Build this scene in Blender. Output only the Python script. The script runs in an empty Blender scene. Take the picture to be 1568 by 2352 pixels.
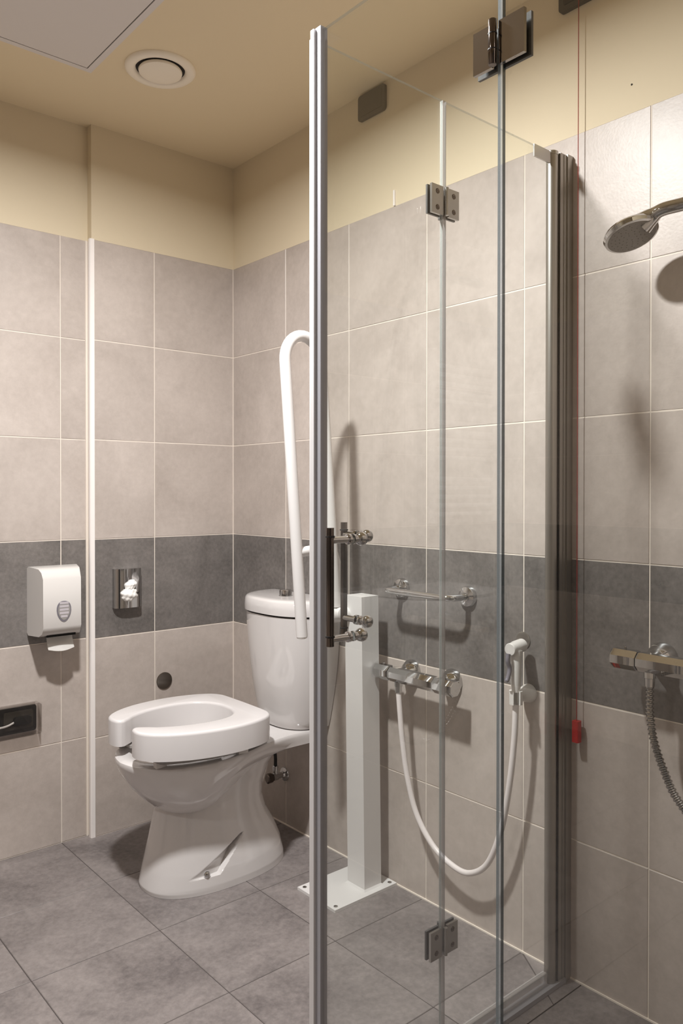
import bpy, bmesh, math, random
from mathutils import Vector, Matrix, Quaternion
random.seed(4)
sc = bpy.context.scene
COL = sc.collection
pi = math.pi

# ------------------------------------------------------------------ camera
W, H = 1568, 2352
F_PX = 1804.1
YAW, PITCH, ROLL = math.radians(40.561), math.radians(-0.478), math.radians(0.031)
CAM = Vector((-1.6362, -2.5470, 1.1643))
fw = Vector((math.sin(YAW) * math.cos(PITCH), math.cos(YAW) * math.cos(PITCH), math.sin(PITCH)))
rt = Vector((math.cos(YAW), -math.sin(YAW), 0))
up = rt.cross(fw)
r2 = rt * math.cos(ROLL) + up * math.sin(ROLL)
u2 = up * math.cos(ROLL) - rt * math.sin(ROLL)
cd = bpy.data.cameras.new('camera')
cam = bpy.data.objects.new('camera', cd)
COL.objects.link(cam)
M4 = Matrix((r2, u2, -fw)).transposed().to_4x4()
M4.translation = CAM
cam.matrix_world = M4
cd.sensor_fit = 'HORIZONTAL'
cd.sensor_width = 36
cd.lens = F_PX * 36 / W
cd.shift_y = -30.03 / W
cd.clip_start = 0.02
sc.camera = cam

# ------------------------------------------------------------------ world, exposure
wd = bpy.data.worlds.new('world')
sc.world = wd
wd.use_nodes = True
wd.node_tree.nodes['Background'].inputs[0].default_value = (0.9, 0.95, 1, 1)
wd.node_tree.nodes['Background'].inputs[1].default_value = 0.0
sc.view_settings.view_transform = 'Standard'
sc.view_settings.look = 'None'
sc.view_settings.gamma = 1
sc.view_settings.use_curve_mapping = False
sc.view_settings.exposure = 0.27

# recessed ceiling lamps, both unseen, the second placed as fill light: (x, y, watts)
CEIL = 2.395
LAMPS = [(-1.05, -1.20, 45), (-2.45, -1.45, 6)]
LAMP_COL = (1.0, 0.992, 0.985)
LAMP_SPREAD = 170

# ------------------------------------------------------------------ materials
def srgb(r, g, b):
    f = lambda c: (c / 12.92 if c <= 0.04045 else ((c + 0.055) / 1.055) ** 2.4)
    return (f(r / 255), f(g / 255), f(b / 255), 1)

MAT = {}
def new_mat(name):
    m = bpy.data.materials.new(name)
    m.use_nodes = True
    MAT[name] = m
    nt = m.node_tree
    return m, nt, nt.nodes['Principled BSDF']

def simple(name, col, rough=0.4, metal=0.0, spec=0.5, coat=0.0, emit=0.0):
    m, nt, b = new_mat(name)
    b.inputs['Base Color'].default_value = col
    b.inputs['Roughness'].default_value = rough
    b.inputs['Metallic'].default_value = metal
    b.inputs['Specular IOR Level'].default_value = spec
    if coat:
        b.inputs['Coat Weight'].default_value = coat
        b.inputs['Coat Roughness'].default_value = 0.03
    if emit:
        b.inputs['Emission Color'].default_value = (1, 0.9, 0.78, 1)
        b.inputs['Emission Strength'].default_value = emit
    return m

def stone(name, c1, c2, rough, scale, bump, fine=0.35, var=0.06):
    """porcelain tile: cloudy mottling, fine grain, small tone change from tile to tile"""
    m, nt, b = new_mat(name)
    N = nt.nodes; L = nt.links
    tc = N.new('ShaderNodeTexCoord'); oi = N.new('ShaderNodeObjectInfo')
    mul = N.new('ShaderNodeVectorMath'); mul.operation = 'SCALE'; mul.inputs[0].default_value = (37.1, 53.7, 71.3)
    L.new(oi.outputs['Random'], mul.inputs['Scale'])
    add = N.new('ShaderNodeVectorMath'); add.operation = 'ADD'
    L.new(tc.outputs['Object'], add.inputs[0]); L.new(mul.outputs[0], add.inputs[1])
    n1 = N.new('ShaderNodeTexNoise'); n1.inputs['Scale'].default_value = scale
    n1.inputs['Detail'].default_value = 5; n1.inputs['Roughness'].default_value = 0.62
    n1.inputs['Distortion'].default_value = 0.6
    n2 = N.new('ShaderNodeTexNoise'); n2.inputs['Scale'].default_value = scale * 16
    n2.inputs['Detail'].default_value = 4; n2.inputs['Roughness'].default_value = 0.7
    L.new(add.outputs[0], n1.inputs['Vector']); L.new(add.outputs[0], n2.inputs['Vector'])
    mx = N.new('ShaderNodeMix'); mx.inputs[0].default_value = fine
    L.new(n1.outputs['Fac'], mx.inputs[2]); L.new(n2.outputs['Fac'], mx.inputs[3])
    rp = N.new('ShaderNodeValToRGB')
    rp.color_ramp.elements[0].position = 0.30; rp.color_ramp.elements[0].color = c1
    rp.color_ramp.elements[1].position = 0.68; rp.color_ramp.elements[1].color = c2
    L.new(mx.outputs[0], rp.inputs[0])
    hv = N.new('ShaderNodeHueSaturation')
    mr = N.new('ShaderNodeMapRange'); mr.inputs[3].default_value = 1 - var; mr.inputs[4].default_value = 1 + var
    L.new(oi.outputs['Random'], mr.inputs[0]); L.new(mr.outputs[0], hv.inputs['Value'])
    L.new(rp.outputs[0], hv.inputs['Color']); L.new(hv.outputs[0], b.inputs['Base Color'])
    b.inputs['Roughness'].default_value = rough
    bp = N.new('ShaderNodeBump'); bp.inputs['Strength'].default_value = bump; bp.inputs['Distance'].default_value = 0.0012
    n3 = N.new('ShaderNodeTexNoise'); n3.inputs['Scale'].default_value = 160; n3.inputs['Detail'].default_value = 3
    L.new(add.outputs[0], n3.inputs['Vector'])
    L.new(n3.outputs['Fac'], bp.inputs['Height']); L.new(bp.outputs[0], b.inputs['Normal'])
    return m

def paint(name, col):
    m, nt, b = new_mat(name)
    N = nt.nodes; L = nt.links
    tc = N.new('ShaderNodeTexCoord')
    n = N.new('ShaderNodeTexNoise'); n.inputs['Scale'].default_value = 190; n.inputs['Detail'].default_value = 4
    L.new(tc.outputs['Object'], n.inputs['Vector'])
    bp = N.new('ShaderNodeBump'); bp.inputs['Strength'].default_value = 0.12; bp.inputs['Distance'].default_value = 0.0015
    L.new(n.outputs['Fac'], bp.inputs['Height']); L.new(bp.outputs[0], b.inputs['Normal'])
    b.inputs['Base Color'].default_value = col
    b.inputs['Roughness'].default_value = 0.75
    b.inputs['Specular IOR Level'].default_value = 0.25
    return m

def tiled(name, grout, c1, c2, band=None):
    """whole tiled surface for the walls behind the camera"""
    m, nt, b = new_mat(name)
    N = nt.nodes; L = nt.links
    tc = N.new('ShaderNodeTexCoord')
    br = N.new('ShaderNodeTexBrick'); br.offset = 0
    br.inputs['Color1'].default_value = c1; br.inputs['Color2'].default_value = c2; br.inputs['Mortar'].default_value = grout
    br.inputs['Scale'].default_value = 1; br.inputs['Mortar Size'].default_value = 0.0016
    br.inputs['Brick Width'].default_value = 0.3353; br.inputs['Row Height'].default_value = 0.3353
    L.new(tc.outputs['UV'], br.inputs['Vector'])
    L.new(br.outputs['Color'], b.inputs['Base Color'])
    b.inputs['Roughness'].default_value = 0.4
    return m

BEI1, BEI2 = srgb(171, 160, 152), srgb(201, 190, 182)
DRK1, DRK2 = srgb(88, 84, 81), srgb(136, 130, 126)
stone('tile_beige', BEI1, BEI2, 0.39, 3.0, 0.18, 0.34, 0.03)
stone('tile_charcoal', DRK1, DRK2, 0.38, 5.0, 0.10, 0.42, 0.03)
stone('tile_floor', srgb(92, 86, 85), srgb(148, 140, 137), 0.42, 4.2, 0.14, 0.42, 0.04)
simple('grout_light', srgb(234, 224, 212), 0.8, spec=0.2)
simple('grout_floor', srgb(80, 74, 72), 0.85, spec=0.2)
paint('paint_cream', srgb(221, 207, 180))
paint('paint_ceiling', srgb(236, 219, 186))
tiled('tiled_beige', srgb(232, 222, 210), srgb(186, 172, 160), srgb(196, 183, 171))
tiled('tiled_charcoal', srgb(218, 206, 192), srgb(106, 101, 98), srgb(116, 111, 108))
simple('ceramic', srgb(214, 210, 208), 0.10, spec=0.55, coat=0.5)
simple('plastic_white', srgb(218, 214, 210), 0.28, spec=0.5)
simple('powder_white', srgb(222, 219, 217), 0.34, spec=0.5)
simple('seat_white', srgb(216, 212, 211), 0.22, spec=0.5)
simple('hatch_white', srgb(226, 220, 216), 0.55)
simple('valve_cream', srgb(250, 240, 222), 0.5)
simple('trim_white', srgb(246, 240, 236), 0.3)
simple('chrome', (0.60, 0.60, 0.60, 1), 0.05, 1.0)
simple('steel_satin', (0.48, 0.47, 0.45, 1), 0.28, 1.0)
simple('plate_metal', (0.36, 0.33, 0.30, 1), 0.10, 1.0)
simple('cover_metal', (0.22, 0.20, 0.18, 1), 0.12, 1.0)
simple('hose_metal', (0.42, 0.41, 0.40, 1), 0.12, 1.0)
simple('aluminium', (0.44, 0.42, 0.39, 1), 0.42, 1.0)
simple('chrome_dark', (0.17, 0.145, 0.13, 1), 0.12, 1.0)
simple('hinge_dark', (0.10, 0.10, 0.10, 1), 0.35, 0.6)
simple('black_plastic', srgb(28, 28, 28), 0.4)
simple('plate_dark', srgb(62, 58, 52), 0.5)
simple('grey_plastic', srgb(120, 116, 124), 0.35)
simple('hole_dark', srgb(20, 19, 18), 0.8)
simple('door_dark', srgb(58, 54, 52), 0.4)
simple('red_plastic', srgb(176, 30, 26), 0.4)
simple('red_cord', srgb(146, 40, 36), 0.7)
simple('tissue', srgb(248, 246, 242), 0.9, spec=0.1)
simple('hose_white', srgb(236, 228, 226), 0.3)
simple('paper_dim', srgb(192, 186, 190), 0.6)
simple('rubber', srgb(40, 38, 38), 0.6)
simple('nozzle', srgb(150, 146, 142), 0.45)
simple('spray_grey', srgb(138, 134, 130), 0.35, 0.3)
simple('gap_dark', srgb(46, 42, 40), 0.8)
simple('lamp_lens', (1, 0.95, 0.88, 1), 0.3, emit=9.0)


def thin_glass(name, tint, rough=0.0):
    m, nt, b = new_mat(name)
    N = nt.nodes; L = nt.links
    N.remove(b)
    out = N['Material Output']
    tr = N.new('ShaderNodeBsdfTransparent'); tr.inputs[0].default_value = tint
    gl = N.new('ShaderNodeBsdfGlossy'); gl.inputs['Roughness'].default_value = rough
    gl.inputs['Color'].default_value = (1, 1, 1, 1)
    g = N.new('ShaderNodeNewGeometry')
    mi = N.new('ShaderNodeMix')                    # same reflectance on entering and leaving the pane
    mi.inputs[2].default_value = 1.5; mi.inputs[3].default_value = 1 / 1.5
    L.new(g.outputs['Backfacing'], mi.inputs[0])
    fr = N.new('ShaderNodeFresnel'); L.new(mi.outputs[0], fr.inputs['IOR'])
    mx = N.new('ShaderNodeMixShader')
    L.new(fr.outputs[0], mx.inputs[0]); L.new(tr.outputs[0], mx.inputs[1]); L.new(gl.outputs[0], mx.inputs[2])
    L.new(mx.outputs[0], out.inputs[0])
    return m
thin_glass('glass', (0.978, 0.986, 0.980, 1))
thin_glass('clear_cover', (0.90, 0.89, 0.88, 1))

def seal_mat(name, col, tr):
    m, nt, b = new_mat(name)
    N = nt.nodes; L = nt.links
    out = N['Material Output']
    b.inputs['Base Color'].default_value = col; b.inputs['Roughness'].default_value = 0.2
    t = N.new('ShaderNodeBsdfTransparent'); t.inputs[0].default_value = (0.93, 0.95, 0.97, 1)
    mx = N.new('ShaderNodeMixShader'); mx.inputs[0].default_value = tr
    L.new(b.outputs[0], mx.inputs[1]); L.new(t.outputs[0], mx.inputs[2]); L.new(mx.outputs[0], out.inputs[0])
seal_mat('seal_clear', srgb(200, 194, 190), 0.5)
seal_mat('seal_grey', srgb(176, 176, 182), 0.15)
seal_mat('seal_white', srgb(236, 234, 234), 0.10)
seal_mat('glass_edge', srgb(26, 50, 55), 0.22)
seal_mat('glass_rim', srgb(170, 178, 172), 0.62)
seal_mat('seal_thin', srgb(190, 200, 204), 0.70)

# ------------------------------------------------------------------ mesh helpers
def obj(name, bm, mats, parent=None, smooth=None, bevel=None):
    if bevel:
        ed = [e for e in bm.edges if len(e.link_faces) == 2 and e.calc_face_angle(0) > 0.7]
        bmesh.ops.bevel(bm, geom=ed, offset=bevel[0], segments=bevel[1], profile=0.5, affect='EDGES')
    bmesh.ops.recalc_face_normals(bm, faces=bm.faces)
    me = bpy.data.meshes.new(name)
    bm.to_mesh(me); bm.free()
    if isinstance(mats, str): mats = [mats]
    for k in mats: me.materials.append(MAT[k])
    if smooth is not None:
        me.shade_smooth()
        if smooth < 3: me.set_sharp_from_angle(angle=smooth)
    o = bpy.data.objects.new(name, me)
    COL.objects.link(o)
    if parent: o.parent = parent
    return o

def thing(name, label, cat, loc=(0, 0, 0), group=None):
    o = bpy.data.objects.new(name, None)
    o.empty_display_size = 0.05
    COL.objects.link(o)
    o['label'] = label; o['category'] = cat
    if group: o['group'] = group
    return o
def tag(o, label, cat, group=None):
    o['label'] = label; o['category'] = cat
    if group: o['group'] = group
    return o
def struct(o, label, cat):
    o['kind'] = 'structure'; o['label'] = label; o['category'] = cat
    return o

def box(bm, x0, x1, y0, y1, z0, z1, mi=0):
    v = [bm.verts.new((x, y, z)) for z in (z0, z1) for y in (y0, y1) for x in (x0, x1)]
    fs = [(0, 2, 3, 1), (4, 5, 7, 6), (0, 1, 5, 4), (2, 6, 7, 3), (0, 4, 6, 2), (1, 3, 7, 5)]
    out = []
    for f in fs:
        q = bm.faces.new([v[i] for i in f]); q.material_index = mi; out.append(q)
    return out
def bbox(*a, mi=0):
    bm = bmesh.new(); box(bm, *a, mi=mi); return bm

def frame(d):
    d = Vector(d).normalized()
    a = Vector((0, 0, 1)) if abs(d.z) < 0.9 else Vector((1, 0, 0))
    u = d.cross(a).normalized(); v = d.cross(u).normalized()
    return u, v, d

def lathe(bm, p, d, prof, n=24, mi=0, cap=True):
    """profile [(distance along d, radius)] turned about the axis through p"""
    u, v, d = frame(d); p = Vector(p)
    rings = []
    for t, r in prof:
        c = p + d * t
        rings.append([bm.verts.new(c + (u * math.cos(2 * pi * i / n) + v * math.sin(2 * pi * i / n)) * r) for i in range(n)])
    for a, b in zip(rings, rings[1:]):
        for i in range(n):
            bm.faces.new((a[i], a[(i + 1) % n], b[(i + 1) % n], b[i])).material_index = mi
    if cap:
        bm.faces.new(rings[0]).material_index = mi; bm.faces.new(rings[-1]).material_index = mi
def lathed(*a, **k):
    bm = bmesh.new(); lathe(bm, *a, **k); return bm

def catmull(pts, k=8):
    P = [Vector(p) for p in pts]
    P = [P[0] * 2 - P[1]] + P + [P[-1] * 2 - P[-2]]
    out = []
    for i in range(1, len(P) - 2):
        a, b, c, d = P[i - 1:i + 3]
        for j in range(k):
            t = j / k
            out.append(0.5 * ((2 * b) + (c - a) * t + (2 * a - 5 * b + 4 * c - d) * t * t + (3 * b - a - 3 * c + d) * t ** 3))
    out.append(P[-2])
    return out

def tube(bm, path, r, n=14, mi=0, cap=True):
    path = [Vector(p) for p in path]
    rr = r if isinstance(r, list) else [r] * len(path)
    t0 = (path[1] - path[0]).normalized()
    u, v, _ = frame(t0)
    rings = []
    for i, p in enumerate(path):
        t = (path[min(i + 1, len(path) - 1)] - path[max(i - 1, 0)]).normalized()
        q = t0.rotation_difference(t); u = q @ u; v = q @ v; t0 = t
        rings.append([bm.verts.new(p + (u * math.cos(2 * pi * k / n) + v * math.sin(2 * pi * k / n)) * rr[i]) for k in range(n)])
    for a, b in zip(rings, rings[1:]):
        for k in range(n):
            bm.faces.new((a[k], a[(k + 1) % n], b[(k + 1) % n], b[k])).material_index = mi
    if cap:
        bm.faces.new(rings[0]).material_index = mi; bm.faces.new(rings[-1]).material_index = mi
def tubed(path, r, n=14, **k):
    bm = bmesh.new(); tube(bm, path, r, n, **k); return bm

def loft(bm, rings, mi=0, cap0=True, cap1=True):
    R = [[bm.verts.new(p) for p in r] for r in rings]
    n = len(R[0])
    for a, b in zip(R, R[1:]):
        for k in range(n):
            bm.faces.new((a[k], a[(k + 1) % n], b[(k + 1) % n], b[k])).material_index = mi
    if cap0: bm.faces.new(R[0]).material_index = mi
    if cap1: bm.faces.new(R[-1]).material_index = mi
    return R

def prism(bm, poly, axis, a, b, mi=0):
    """poly of (p, q) pairs extruded along axis from a to b"""
    def pt(p, q, t):
        return {'x': (t, p, q), 'y': (p, t, q), 'z': (p, q, t)}[axis]
    A = [bm.verts.new(pt(p, q, a)) for p, q in poly]
    B = [bm.verts.new(pt(p, q, b)) for p, q in poly]
    n = len(poly)
    bm.faces.new(A).material_index = mi; bm.faces.new(B).material_index = mi
    for i in range(n):
        bm.faces.new((A[i], A[(i + 1) % n], B[(i + 1) % n], B[i])).material_index = mi

def rrect(x0, x1, z0, z1, r, n=5):
    out = []
    for cx, cz, a0 in ((x1 - r, z1 - r, 0), (x0 + r, z1 - r, pi / 2), (x0 + r, z0 + r, pi), (x1 - r, z0 + r, 1.5 * pi)):
        for i in range(n + 1):
            a = a0 + pi / 2 * i / n
            out.append((cx + r * math.cos(a), cz + r * math.sin(a)))
    return out

# ================================================================== SETTING
T = 0.3353            # tile pitch
G = 0.00135           # half joint
A1, A2 = 0.328, 0.651 # joints on the back wall
STEP_X, STEP_Y = -0.558, 0.032
XMIN, YMIN = -3.3, -3.2
TOP = 6 * T
TILE_D = 0.009

def wall_with_paint(name, x0, x1, y0, y1, split, paint_in):
    """grout bed below, painted plaster above (paint_in = outward push of the paint skin)"""
    bm = bmesh.new()
    box(bm, x0, x1, y0, y1, -0.02, split, 0)
    dx, dy = paint_in
    box(bm, min(x0, x0 + dx), max(x1, x1 + dx) if dx > 0 else x1, min(y0, y0 + dy), max(y1, y1 + dy) if dy > 0 else y1, split, CEIL + 0.03, 1)
    return bm

tile_cache = {}
def tile(parent, mat, org, ux, uz, w, h, nrm):
    """a bevelled porcelain tile; org = lower-left of the visible face, ux / uz unit axes, nrm outward"""
    key = (mat, round(w, 4), round(h, 4), tuple(ux), tuple(uz))
    if key not in tile_cache:
        bm = bmesh.new()
        U, V, Nn = Vector(ux), Vector(uz), Vector(nrm)
        b = 0.0011
        lo = [(0, 0), (w, 0), (w, h), (0, h)]
        hi = [(b, b), (w - b, b), (w - b, h - b), (b, h - b)]
        r0 = [U * p + V * q - Nn * TILE_D for p, q in lo]
        r1 = [U * p + V * q - Nn * b for p, q in lo]
        r2_ = [U * p + V * q for p, q in hi]
        loft(bm, [r0, r1, r2_])
        bmesh.ops.recalc_face_normals(bm, faces=bm.faces)
        me = bpy.data.meshes.new('tile'); bm.to_mesh(me); bm.free()
        me.materials.append(MAT[mat])
        tile_cache[key] = me
    o = bpy.data.objects.new('tile', tile_cache[key])
    o.location = Vector(org) + Vector(nrm) * random.uniform(-0.0003, 0.0003)
    COL.objects.link(o); o.parent = parent
    return o

GROUT_IN = 0.0012
# back wall, recessed part (left of the step) and proud part behind the toilet
bm = bmesh.new()
box(bm, XMIN - .1, STEP_X, STEP_Y + GROUT_IN, STEP_Y + .12, -.02, TOP, 0)
box(bm, XMIN - .1, STEP_X, STEP_Y + 0.0008, STEP_Y + .12, TOP, CEIL + .03, 1)
box(bm, STEP_X, .12, GROUT_IN, STEP_Y + .12, -.02, TOP, 0)
box(bm, STEP_X, .12, 0.0008, STEP_Y + .12, TOP, CEIL + .03, 1)
wall_back = struct(obj('wall_back', bm, ['grout_light', 'paint_cream']), 'cream painted wall with beige tiles and a charcoal band behind the toilet', 'wall')
# right wall
bm = bmesh.new()
box(bm, GROUT_IN, .12, YMIN - .1, GROUT_IN, -.02, TOP, 0)
box(bm, .0008, .12, YMIN - .1, .0008, TOP, CEIL + .03, 1)
wall_right = struct(obj('wall_right', bm, ['grout_light', 'paint_cream']), 'long beige tiled wall with charcoal band carrying the shower fittings', 'wall')

def row_mat(r): return 'tile_charcoal' if r == 2 else 'tile_beige'
for r in range(6):
    z0, hh = r * T + G, T - 2 * G
    if r == 5: hh = T - G
    # proud part
    for xa, xb in ((-A1, 0), (STEP_X + .008, -A1)):
        tile(wall_back, row_mat(r), (xa + G, 0, z0), (1, 0, 0), (0, 0, 1), xb - xa - 2 * G, hh, (0, -1, 0))
    # recessed part
    cols = [STEP_X - 0.004, -A2] + [-A2 - T * k for k in range(1, 9)]
    cols[-1] = max(cols[-1], XMIN)
    for xb, xa in zip(cols, cols[1:]):
        if xa < XMIN: continue
        tile(wall_back, row_mat(r), (xa + G, STEP_Y, z0), (1, 0, 0), (0, 0, 1), xb - xa - 2 * G, hh, (0, -1, 0))
    for k in range(9):
        tile(wall_right, row_mat(r), (0, -T * k - G, z0), (0, -1, 0), (0, 0, 1), T - 2 * G, hh, (-1, 0, 0))

# walls behind and beside the camera
def plain_wall(name, x0, x1, y0, y1, label):
    bm = bmesh.new()
    box(bm, x0, x1, y0, y1, -.02, 2 * T, 0); box(bm, x0, x1, y0, y1, 2 * T, 3 * T, 2)
    box(bm, x0, x1, y0, y1, 3 * T, TOP, 0); box(bm, x0, x1, y0, y1, TOP, CEIL + .03, 1)
    uv = bm.loops.layers.uv.new('UVMap')
    for f in bm.faces:
        for l in f.loops:
            c = l.vert.co
            l[uv].uv = ((c.y if abs(f.normal.x) > .5 or (x1 - x0) < (y1 - y0) else c.x), c.z)
    return struct(obj(name, bm, ['tiled_beige', 'paint_cream', 'tiled_charcoal']), label, 'wall')
plain_wall('wall_left', XMIN - .1, XMIN, YMIN, STEP_Y, 'tiled wall carrying the washbasin, seen only mirrored in the glass')
plain_wall('wall_front', XMIN - .1, .12, YMIN - .1, YMIN, 'tiled wall behind the photographer')
plain_wall('wall_shower', -.86, 0, -2.44, -2.34, 'short tiled wall closing the shower on its near side')

dr = struct(obj('added_door', bbox(-2.12, -1.20, YMIN, YMIN + .035, .004, 2.06), 'door_dark', bevel=(.003, 2)), 'unseen dark grey door behind the photographer, added to cut bounced light', 'door')  # unseen dark door, added to reduce bounce and darken the chrome reflections
obj('door_handle', tubed(catmull([(-1.27, YMIN + .03, 1.03), (-1.27, YMIN + .085, 1.03), (-1.31, YMIN + .09, 1.03), (-1.39, YMIN + .09, 1.03)], 5), .009, 12), 'steel_satin', dr, smooth=.9)
# ceiling
struct(obj('ceiling', bbox(XMIN - .1, .12, YMIN - .1, STEP_Y + .12, CEIL, CEIL + .1), 'paint_ceiling'), 'plain cream painted ceiling', 'ceiling')

# floor
floor = struct(obj('floor', bbox(XMIN - .1, .12, YMIN - .1, STEP_Y + .12, -.06, -GROUT_IN), 'grout_floor'), 'grey porcelain tile floor with thin dark joints', 'floor')
FX = [0.0, -A1, -A2] + [-A2 - T * k for k in range(1, 9)]
FY = [STEP_Y, -.318, -.654, -.995, -1.340, -1.512] + [-1.512 - T * k for k in range(1, 6)]
GF = 0.0011
for i in range(len(FX) - 1):
    for j in range(len(FY) - 1):
        xb, xa = FX[i], max(FX[i + 1], XMIN)
        yb, ya = FY[j], FY[j + 1]
        if xb - xa < .02: continue
        if j == 4 and i == 0:
            # the tile in front of the wall joint is cut on the diagonal towards the drain
            cut = xb - .115
            for poly in ([(xb - GF, yb - .004), (xb - GF, ya + GF), (cut + .002, ya + GF)],
                         [(xb - .004, yb - GF), (cut - .001, ya + GF), (xa + GF, ya + GF), (xa + GF, yb - GF)]):
                bm = bmesh.new(); prism(bm, poly, 'z', -TILE_D, 0)
                obj('tile', bm, 'tile_floor', floor)
            continue
        tile(floor, 'tile_floor', (xa + GF, ya + GF, 0), (1, 0, 0), (0, 1, 0), xb - xa - 2 * GF, yb - ya - 2 * GF, (0, 0, 1))
# pale silicone along the foot of the right wall
struct(obj('trim_2', bbox(-.0035, GROUT_IN, YMIN, 0, -.001, .0035), 'grout_light'), 'pale silicone line where the floor meets the right wall', 'trim')
struct(obj('trim_3', bbox(-.002, GROUT_IN, -.002, GROUT_IN, 0, TOP), 'grout_light'), 'pale silicone line in the tiled wall corner', 'trim')

# white corner profile on the wall step
bm = bmesh.new()
prism(bm, [(STEP_X - .006, STEP_Y * .45), (STEP_X - .006, .002), (STEP_X - .003, -.002), (STEP_X + .009, -.002), (STEP_X + .009, .006), (STEP_X, .006), (STEP_X, STEP_Y * .45)], 'z', 0, TOP + .002)
struct(obj('trim_1', bm, 'trim_white'), 'white vertical tile edge strip on the wall step', 'trim')
struct(obj('trim_4', bbox(STEP_X - .009, STEP_X - .004, STEP_Y - .004, STEP_Y + .001, 0, TOP), 'grout_light'), 'pale grout line in the inner angle of the wall step', 'trim')

# ================================================================== CEILING FITTINGS
hx0, hx1, hy0, hy1 = -1.312, -.692, -.925, -.315
h = thing('access_hatch', 'white square access hatch in the ceiling with narrow frame', 'hatch')
bm = bmesh.new()
wf = .017
for a in ((hx0, hx1, hy0, hy0 + wf), (hx0, hx1, hy1 - wf, hy1), (hx0, hx0 + wf, hy0 + wf, hy1 - wf), (hx1 - wf, hx1, hy0 + wf, hy1 - wf)):
    box(bm, *a, CEIL - .004, CEIL)
obj('hatch_frame', bm, 'hatch_white', h)
obj('hatch_panel', bbox(hx0 + wf + .003, hx1 - wf - .003, hy0 + wf + .003, hy1 - wf - .003, CEIL - .0035, CEIL), 'hatch_white', h, bevel=(.001, 1))
obj('hatch_gap', bbox(hx0 + wf - .001, hx1 - wf + .001, hy0 + wf - .001, hy1 - wf + .001, CEIL - .001, CEIL), 'gap_dark', h)

vx, vy = -.545, -.462
h = thing('air_valve', 'round cream ventilation valve in the ceiling', 'vent')
bm = bmesh.new()
lathe(bm, (vx, vy, CEIL), (0, 0, -1), [(0, .101), (.004, .101), (.010, .094), (.011, .082), (.007, .072), (-.012, .066), (-.03, .060)], 48, cap=False)
obj('outer_ring', bm, 'valve_cream', h, smooth=.9)
obj('valve_throat', lathed((vx, vy, CEIL - .0005), (0, 0, -1), [(0, .073), (.0003, .073)], 40), 'gap_dark', h)
obj('valve_disc', lathed((vx, vy, CEIL), (0, 0, -1), [(.0008, .050), (.004, .060), (.008, .0625), (.013, .061), (.0165, .052), (.018, .030), (.0185, .001)], 48), 'valve_cream', h, smooth=.9)

# recessed lamps
for i, (lx, ly, watts) in enumerate(LAMPS):
    h = thing('ceiling_lamp', ('round recessed ceiling lamp over the toilet area', 'unseen round recessed ceiling lamp placed as fill light')[i], 'lamp', group='recessed ceiling lamps')
    bm = bmesh.new()
    lathe(bm, (lx, ly, CEIL), (0, 0, -1), [(0, .085), (.006, .083), (.008, .066), (.002, .060)], 40, cap=False)
    obj('lamp_rim', bm, 'plastic_white', h, smooth=.9)
    obj('lamp_lens', lathed((lx, ly, CEIL - .0005), (0, 0, -1), [(0, .062), (.001, .062)], 40), 'lamp_lens', h)
    ld = bpy.data.lights.new('lamp_light', 'AREA')
    ld.shape = 'DISK'; ld.size = .11
    ld.energy = watts; ld.color = LAMP_COL; ld.spread = math.radians(LAMP_SPREAD)
    lo = bpy.data.objects.new('lamp_light', ld)
    lo.location = (lx, ly, CEIL - .012); COL.objects.link(lo); lo.parent = h

# ================================================================== TOILET
TY = -.442
toilet = thing('toilet', 'white ceramic close-coupled toilet standing in the tiled corner', 'toilet')
def interp(tab, x):
    for (a, fa), (b, fb) in zip(tab, tab[1:]):
        if x <= b:
            t = (x - a) / (b - a) if b > a else 0
            return fa + (fb - fa) * max(0, t)
    return tab[-1][1]
RIMW = [(0, 0), (.006, .030), (.02, .062), (.05, .098), (.09, .128), (.15, .157), (.23, .179), (.32, .1885), (.40, .186), (.48, .177), (.56, .160), (.64, .144), (.72, .131), (.80, .125), (.90, .125), (1, .127)]
def smooth_tab(tab, n=60):
    q = catmull([(a, b, 0) for a, b in tab], 10)
    return [(p.x, max(0, p.y)) for p in q]
RIMW = smooth_tab(RIMW)
NU = 44
def uu(i): return (i / NU) ** 1.9
def outline(xf, xb, k, z, rear=1.0, dz=0.0):
    """closed outline, near side front to back then far side back to front"""
    pts = []
    for s in (-1, 1):
        rng = range(NU + 1) if s < 0 else range(NU, -1, -1)
        for i in rng:
            if s > 0 and i == 0: continue
            u = uu(i)
            w = interp(RIMW, u) * k
            if rear < 1:                              # sections that close at the back like an egg
                w *= (1 - (max(0, u - .45) / .55) ** 2.2) ** .5 if u < 1 else 0
                w = max(w, .0005)
            pts.append((xf + (xb - xf) * u, TY + s * w, z + dz * u))
    return pts
bm = bmesh.new()
rings = [outline(-.47, -.36, .10, .196, .5), outline(-.52, -.31, .34, .214, .5), outline(-.556, -.275, .56, .240, .5),
         outline(-.590, -.235, .72, .270, .5), outline(-.620, -.195, .845, .302, .5),
         outline(-.643, -.13, .925, .334, .75), outline(-.656, -.07, .972, .358), outline(-.662, -.035, .99, .374),
         outline(-.666, -.018, 1.0, .386), outline(-.664, -.016, .993, .394), outline(-.655, -.020, .972, .398)]
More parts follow.
